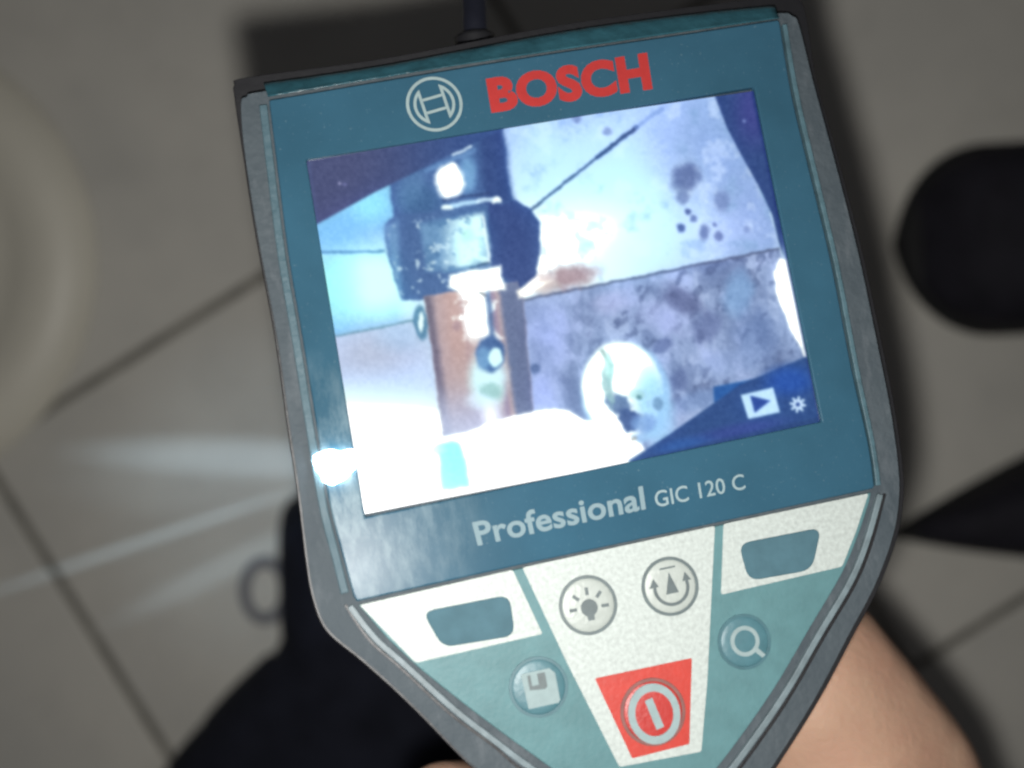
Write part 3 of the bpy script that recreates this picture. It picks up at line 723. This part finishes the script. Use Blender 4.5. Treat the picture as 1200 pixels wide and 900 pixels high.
bag['label'] = 'dark navy soft bag lying on the tiles behind the lower left of the device'; bag['category'] = 'bag'
# small pull ring at its edge
bm = bmesh.new(); rings = []; cr = W(308, 694, D-.012)
for i in range(40):
    an = 2*math.pi*i/40; cx_, cy_ = .0078*math.cos(an), .0108*math.sin(an); nn = Vector((math.cos(an), math.sin(an), 0))
    rings.append([bm.verts.new(Vector((cr.x+cx_, cr.y+cy_, .008)) + nn*(.0022*math.cos(2*math.pi*k/10)) + Vector((0,0,.0018*math.sin(2*math.pi*k/10)))) for k in range(10)])
for i in range(40):
    for k in range(10): bm.faces.new((rings[i][k], rings[(i+1) % 40][k], rings[(i+1) % 40][(k+1) % 10], rings[i][(k+1) % 10])).smooth = True
bmesh.ops.recalc_face_normals(bm, faces=bm.faces)
me = bpy.data.meshes.new('pull_ring'); bm.to_mesh(me); bm.free()
newobj('pull_ring', me, mat('dark_grey_ring', (.20,.20,.22), rough=.6), bag)

# ------------------------------------------------------------------ two shoes at the right edge
M_SHOE = mat('black_suede', (.019,.018,.025), rough=.75, spec=.2, noise=.3, nscale=80, bump=.3, bscale=600)
M_SOLE = mat('black_sole', (.010,.010,.011), rough=.8, bump=.4)
def shoe(toe, heel_dir, length, halfw, H, point, label):
    """lofted shoe; toe at a place on the floor, heel_dir in radians"""
    root = bpy.data.objects.new('shoe', None); COL.objects.link(root); root.location = (toe.x, toe.y, 0); root.rotation_euler = (0,0,heel_dir)
    root['label'] = label; root['category'] = 'shoe'
    def hw(u):
        if point < 1:
            if u < .13: return halfw*math.sqrt(max(0, 1-(1-u/.13)**2))
            return halfw*(1-.15*float(ss(np.array((u-.4)/.3))))*(1 if u < .9 else math.sqrt(max(0, 1-((u-.9)/.1)**2*.85)))
        if u < .36: return halfw*(1-(1-u/.36)**(2 if point < 1 else 1.25))**(.5 if point < 1 else .9)
        return halfw*(1-.28*ss(np.array((u-.36)/.3))+.12*ss(np.array((u-.7)/.2)))*(1 if u < .9 else math.sqrt(max(0, 1-((u-.9)/.1)**2*.85)))
    def hh(u): return H*(.45+.55*min(1, u/.45)) * (1-(1-min(1, u/.10))**2*.75)
    def loft(nm, zf, m, sc):
        bm = bmesh.new(); rings = []
        for i in range(41):
            u = (i/40)**1.9; w_ = max(float(hw(u))*sc, .001); r = []
            for k in range(24):
                an = 2*math.pi*k/24; y_ = w_*np.sign(math.cos(an))*abs(math.cos(an))**.7; z_ = zf(u, math.sin(an))
                r.append(bm.verts.new((u*length-(.003 if sc > 1 else 0), y_, z_)))
            rings.append(r)
        for A_, B_ in zip(rings, rings[1:]):
            for k in range(24): bm.faces.new((A_[k], A_[(k+1) % 24], B_[(k+1) % 24], B_[k])).smooth = True
        bm.faces.new(rings[0]); bm.faces.new(rings[-1][::-1]); bmesh.ops.recalc_face_normals(bm, faces=bm.faces)
        me = bpy.data.meshes.new(nm); bm.to_mesh(me); bm.free(); return newobj(nm, me, m, root)
    loft('upper', lambda u, sn: .012 + max(sn, 0)**.8*(hh(u)-.012) , M_SHOE, 1)
    loft('sole', lambda u, sn: .007+.0065*sn, M_SOLE, 1.06)
    bm = bmesh.new(); n = 28; outer = []; 
    for k in range(n):
        an = 2*math.pi*k/n; outer.append((length*(.72+.20*math.cos(an)), halfw*.62*math.sin(an)))
    me = prism_mesh('opening', [outer], H*.93, H*1.03); o = newobj('collar', me, M_SOLE, root); bevel(o, .003, 3)
    return root
shoe(W(1073, 282, D-.018), math.radians(3), .27, .0345, .062, .5, 'black blunt-toed shoe at the right edge, beside the screen')
shoe(W(1056, 628, D-.012), math.radians(11), .26, .027, .050, 2, 'black narrow-toed shoe at the right edge, level with the white keypad panels')

# ------------------------------------------------------------------ the hand that holds it
M_SKIN = mat('skin', (.52,.335,.235), rough=.6, spec=.3, col2=(.47,.27,.19), nscale=75, bump=.4, bscale=750, sss=.12, rnoise=.08)
V, E_, Rd = [], [], []
def node(x, y, d, r, par=None):
    V.append(W(x, y, d)); Rd.append(r); i = len(V)-1
    if par is not None: E_.append((par, i))
    return i
wr = node(1130, 1270, .240, .0270)
fa = node(1200, 1520, .250, .031, wr); fb = node(1290, 1850, .262, .038, fa); node(1400, 2250, .275, .044, fb)
pm = node(1030, 1120, .236, .024, wr)
ix = node(1003, 925, .226, .0245, pm)
tip = node(938, 812, .222, .0205, ix)
md_ = node(880, 1010, .240, .018, pm); rg = node(860, 1130, .242, .018, pm); pk = node(890, 1230, .242, .017, wr)
def finger(root, pts, rad):
    p = root
    for (x, y, d), r in zip(pts, rad): p = node(x, y, d, r, p)
finger(ix, [(800,905,.240),(660,925,.236),(575,950,.222),(520,953,.206)], [.0115,.0105,.0098,.0095])
finger(md_, [(760,1020,.246),(620,1040,.240),(545,1050,.222),(530,1052,.206)], [.0105,.0098,.0088,.0075])
finger(rg, [(760,1140,.246),(640,1160,.240),(570,1165,.224),(555,1165,.208)], [.010,.0092,.0083,.0072])
finger(pk, [(770,1255,.244),(680,1275,.238),(620,1275,.224),(610,1272,.210)], [.0088,.008,.0072,.0063])
th = node(1082, 1050, .224, .0235, wr)
finger(th, [(1075,1010,.208),(1040,1010,.190),(960,1040,.172),(900,1062,.166)], [.0150,.0112,.0105,.0088])
bm = bmesh.new()
for i, j in E_:
    ln = (V[j]-V[i]).length; ns = max(2, int(ln/(.35*min(Rd[i], Rd[j]))))
    for q in range(ns+1):
        u = q/ns; bmesh.ops.create_icosphere(bm, subdivisions=2, radius=Rd[i]*(1-u)+Rd[j]*u, matrix=Matrix.Translation(V[i].lerp(V[j], u)))
me = bpy.data.meshes.new('hand'); bm.to_mesh(me); bm.free()
person = bpy.data.objects.new('person', None); COL.objects.link(person); person.location = V[0]
person['label'] = 'person whose bare hand grips the device from behind, seen at the lower right'
person['category'] = 'person'
hand = newobj('hand', me, M_SKIN, person); hand.matrix_parent_inverse = Matrix.Translation(-V[0])
rm = hand.modifiers.new('remesh', 'REMESH'); rm.mode = 'VOXEL'; rm.voxel_size = .0016; rm.use_smooth_shade = True
sm_ = hand.modifiers.new('smooth', 'SMOOTH'); sm_.factor = .5; sm_.iterations = 25
# fine hairs along the side of the hand
bm = bmesh.new(); rh = random.Random(5)
for k in range(46):
    u = rh.random(); x = 1012+u*110+rh.uniform(-12,2); y = 752+u*128+rh.uniform(-4,10); d = .2145+rh.uniform(-.002,.004)
    p = W(x-6, y+5, d); q = p+Vector((rh.uniform(.0012,.0034), rh.uniform(.0006,.0030), rh.uniform(-.001,.002))); r_ = .00006
    sdv = (q-p).cross(Vector((0,0,1))).normalized()*r_
    vs_ = [bm.verts.new(c) for c in (p-sdv, p+sdv, p+Vector((0,0,r_*1.6)), q)]
    for f_ in ((0,1,3),(1,2,3),(2,0,3)): bm.faces.new([vs_[c] for c in f_])
me = bpy.data.meshes.new('hand_hair'); bm.to_mesh(me); bm.free()
hh_ = newobj('hand_hair', me, mat('dark_hair', (.05,.035,.025), rough=.6), person); hh_.matrix_parent_inverse = Matrix.Translation(-V[0]); hh_['kind'] = 'stuff'
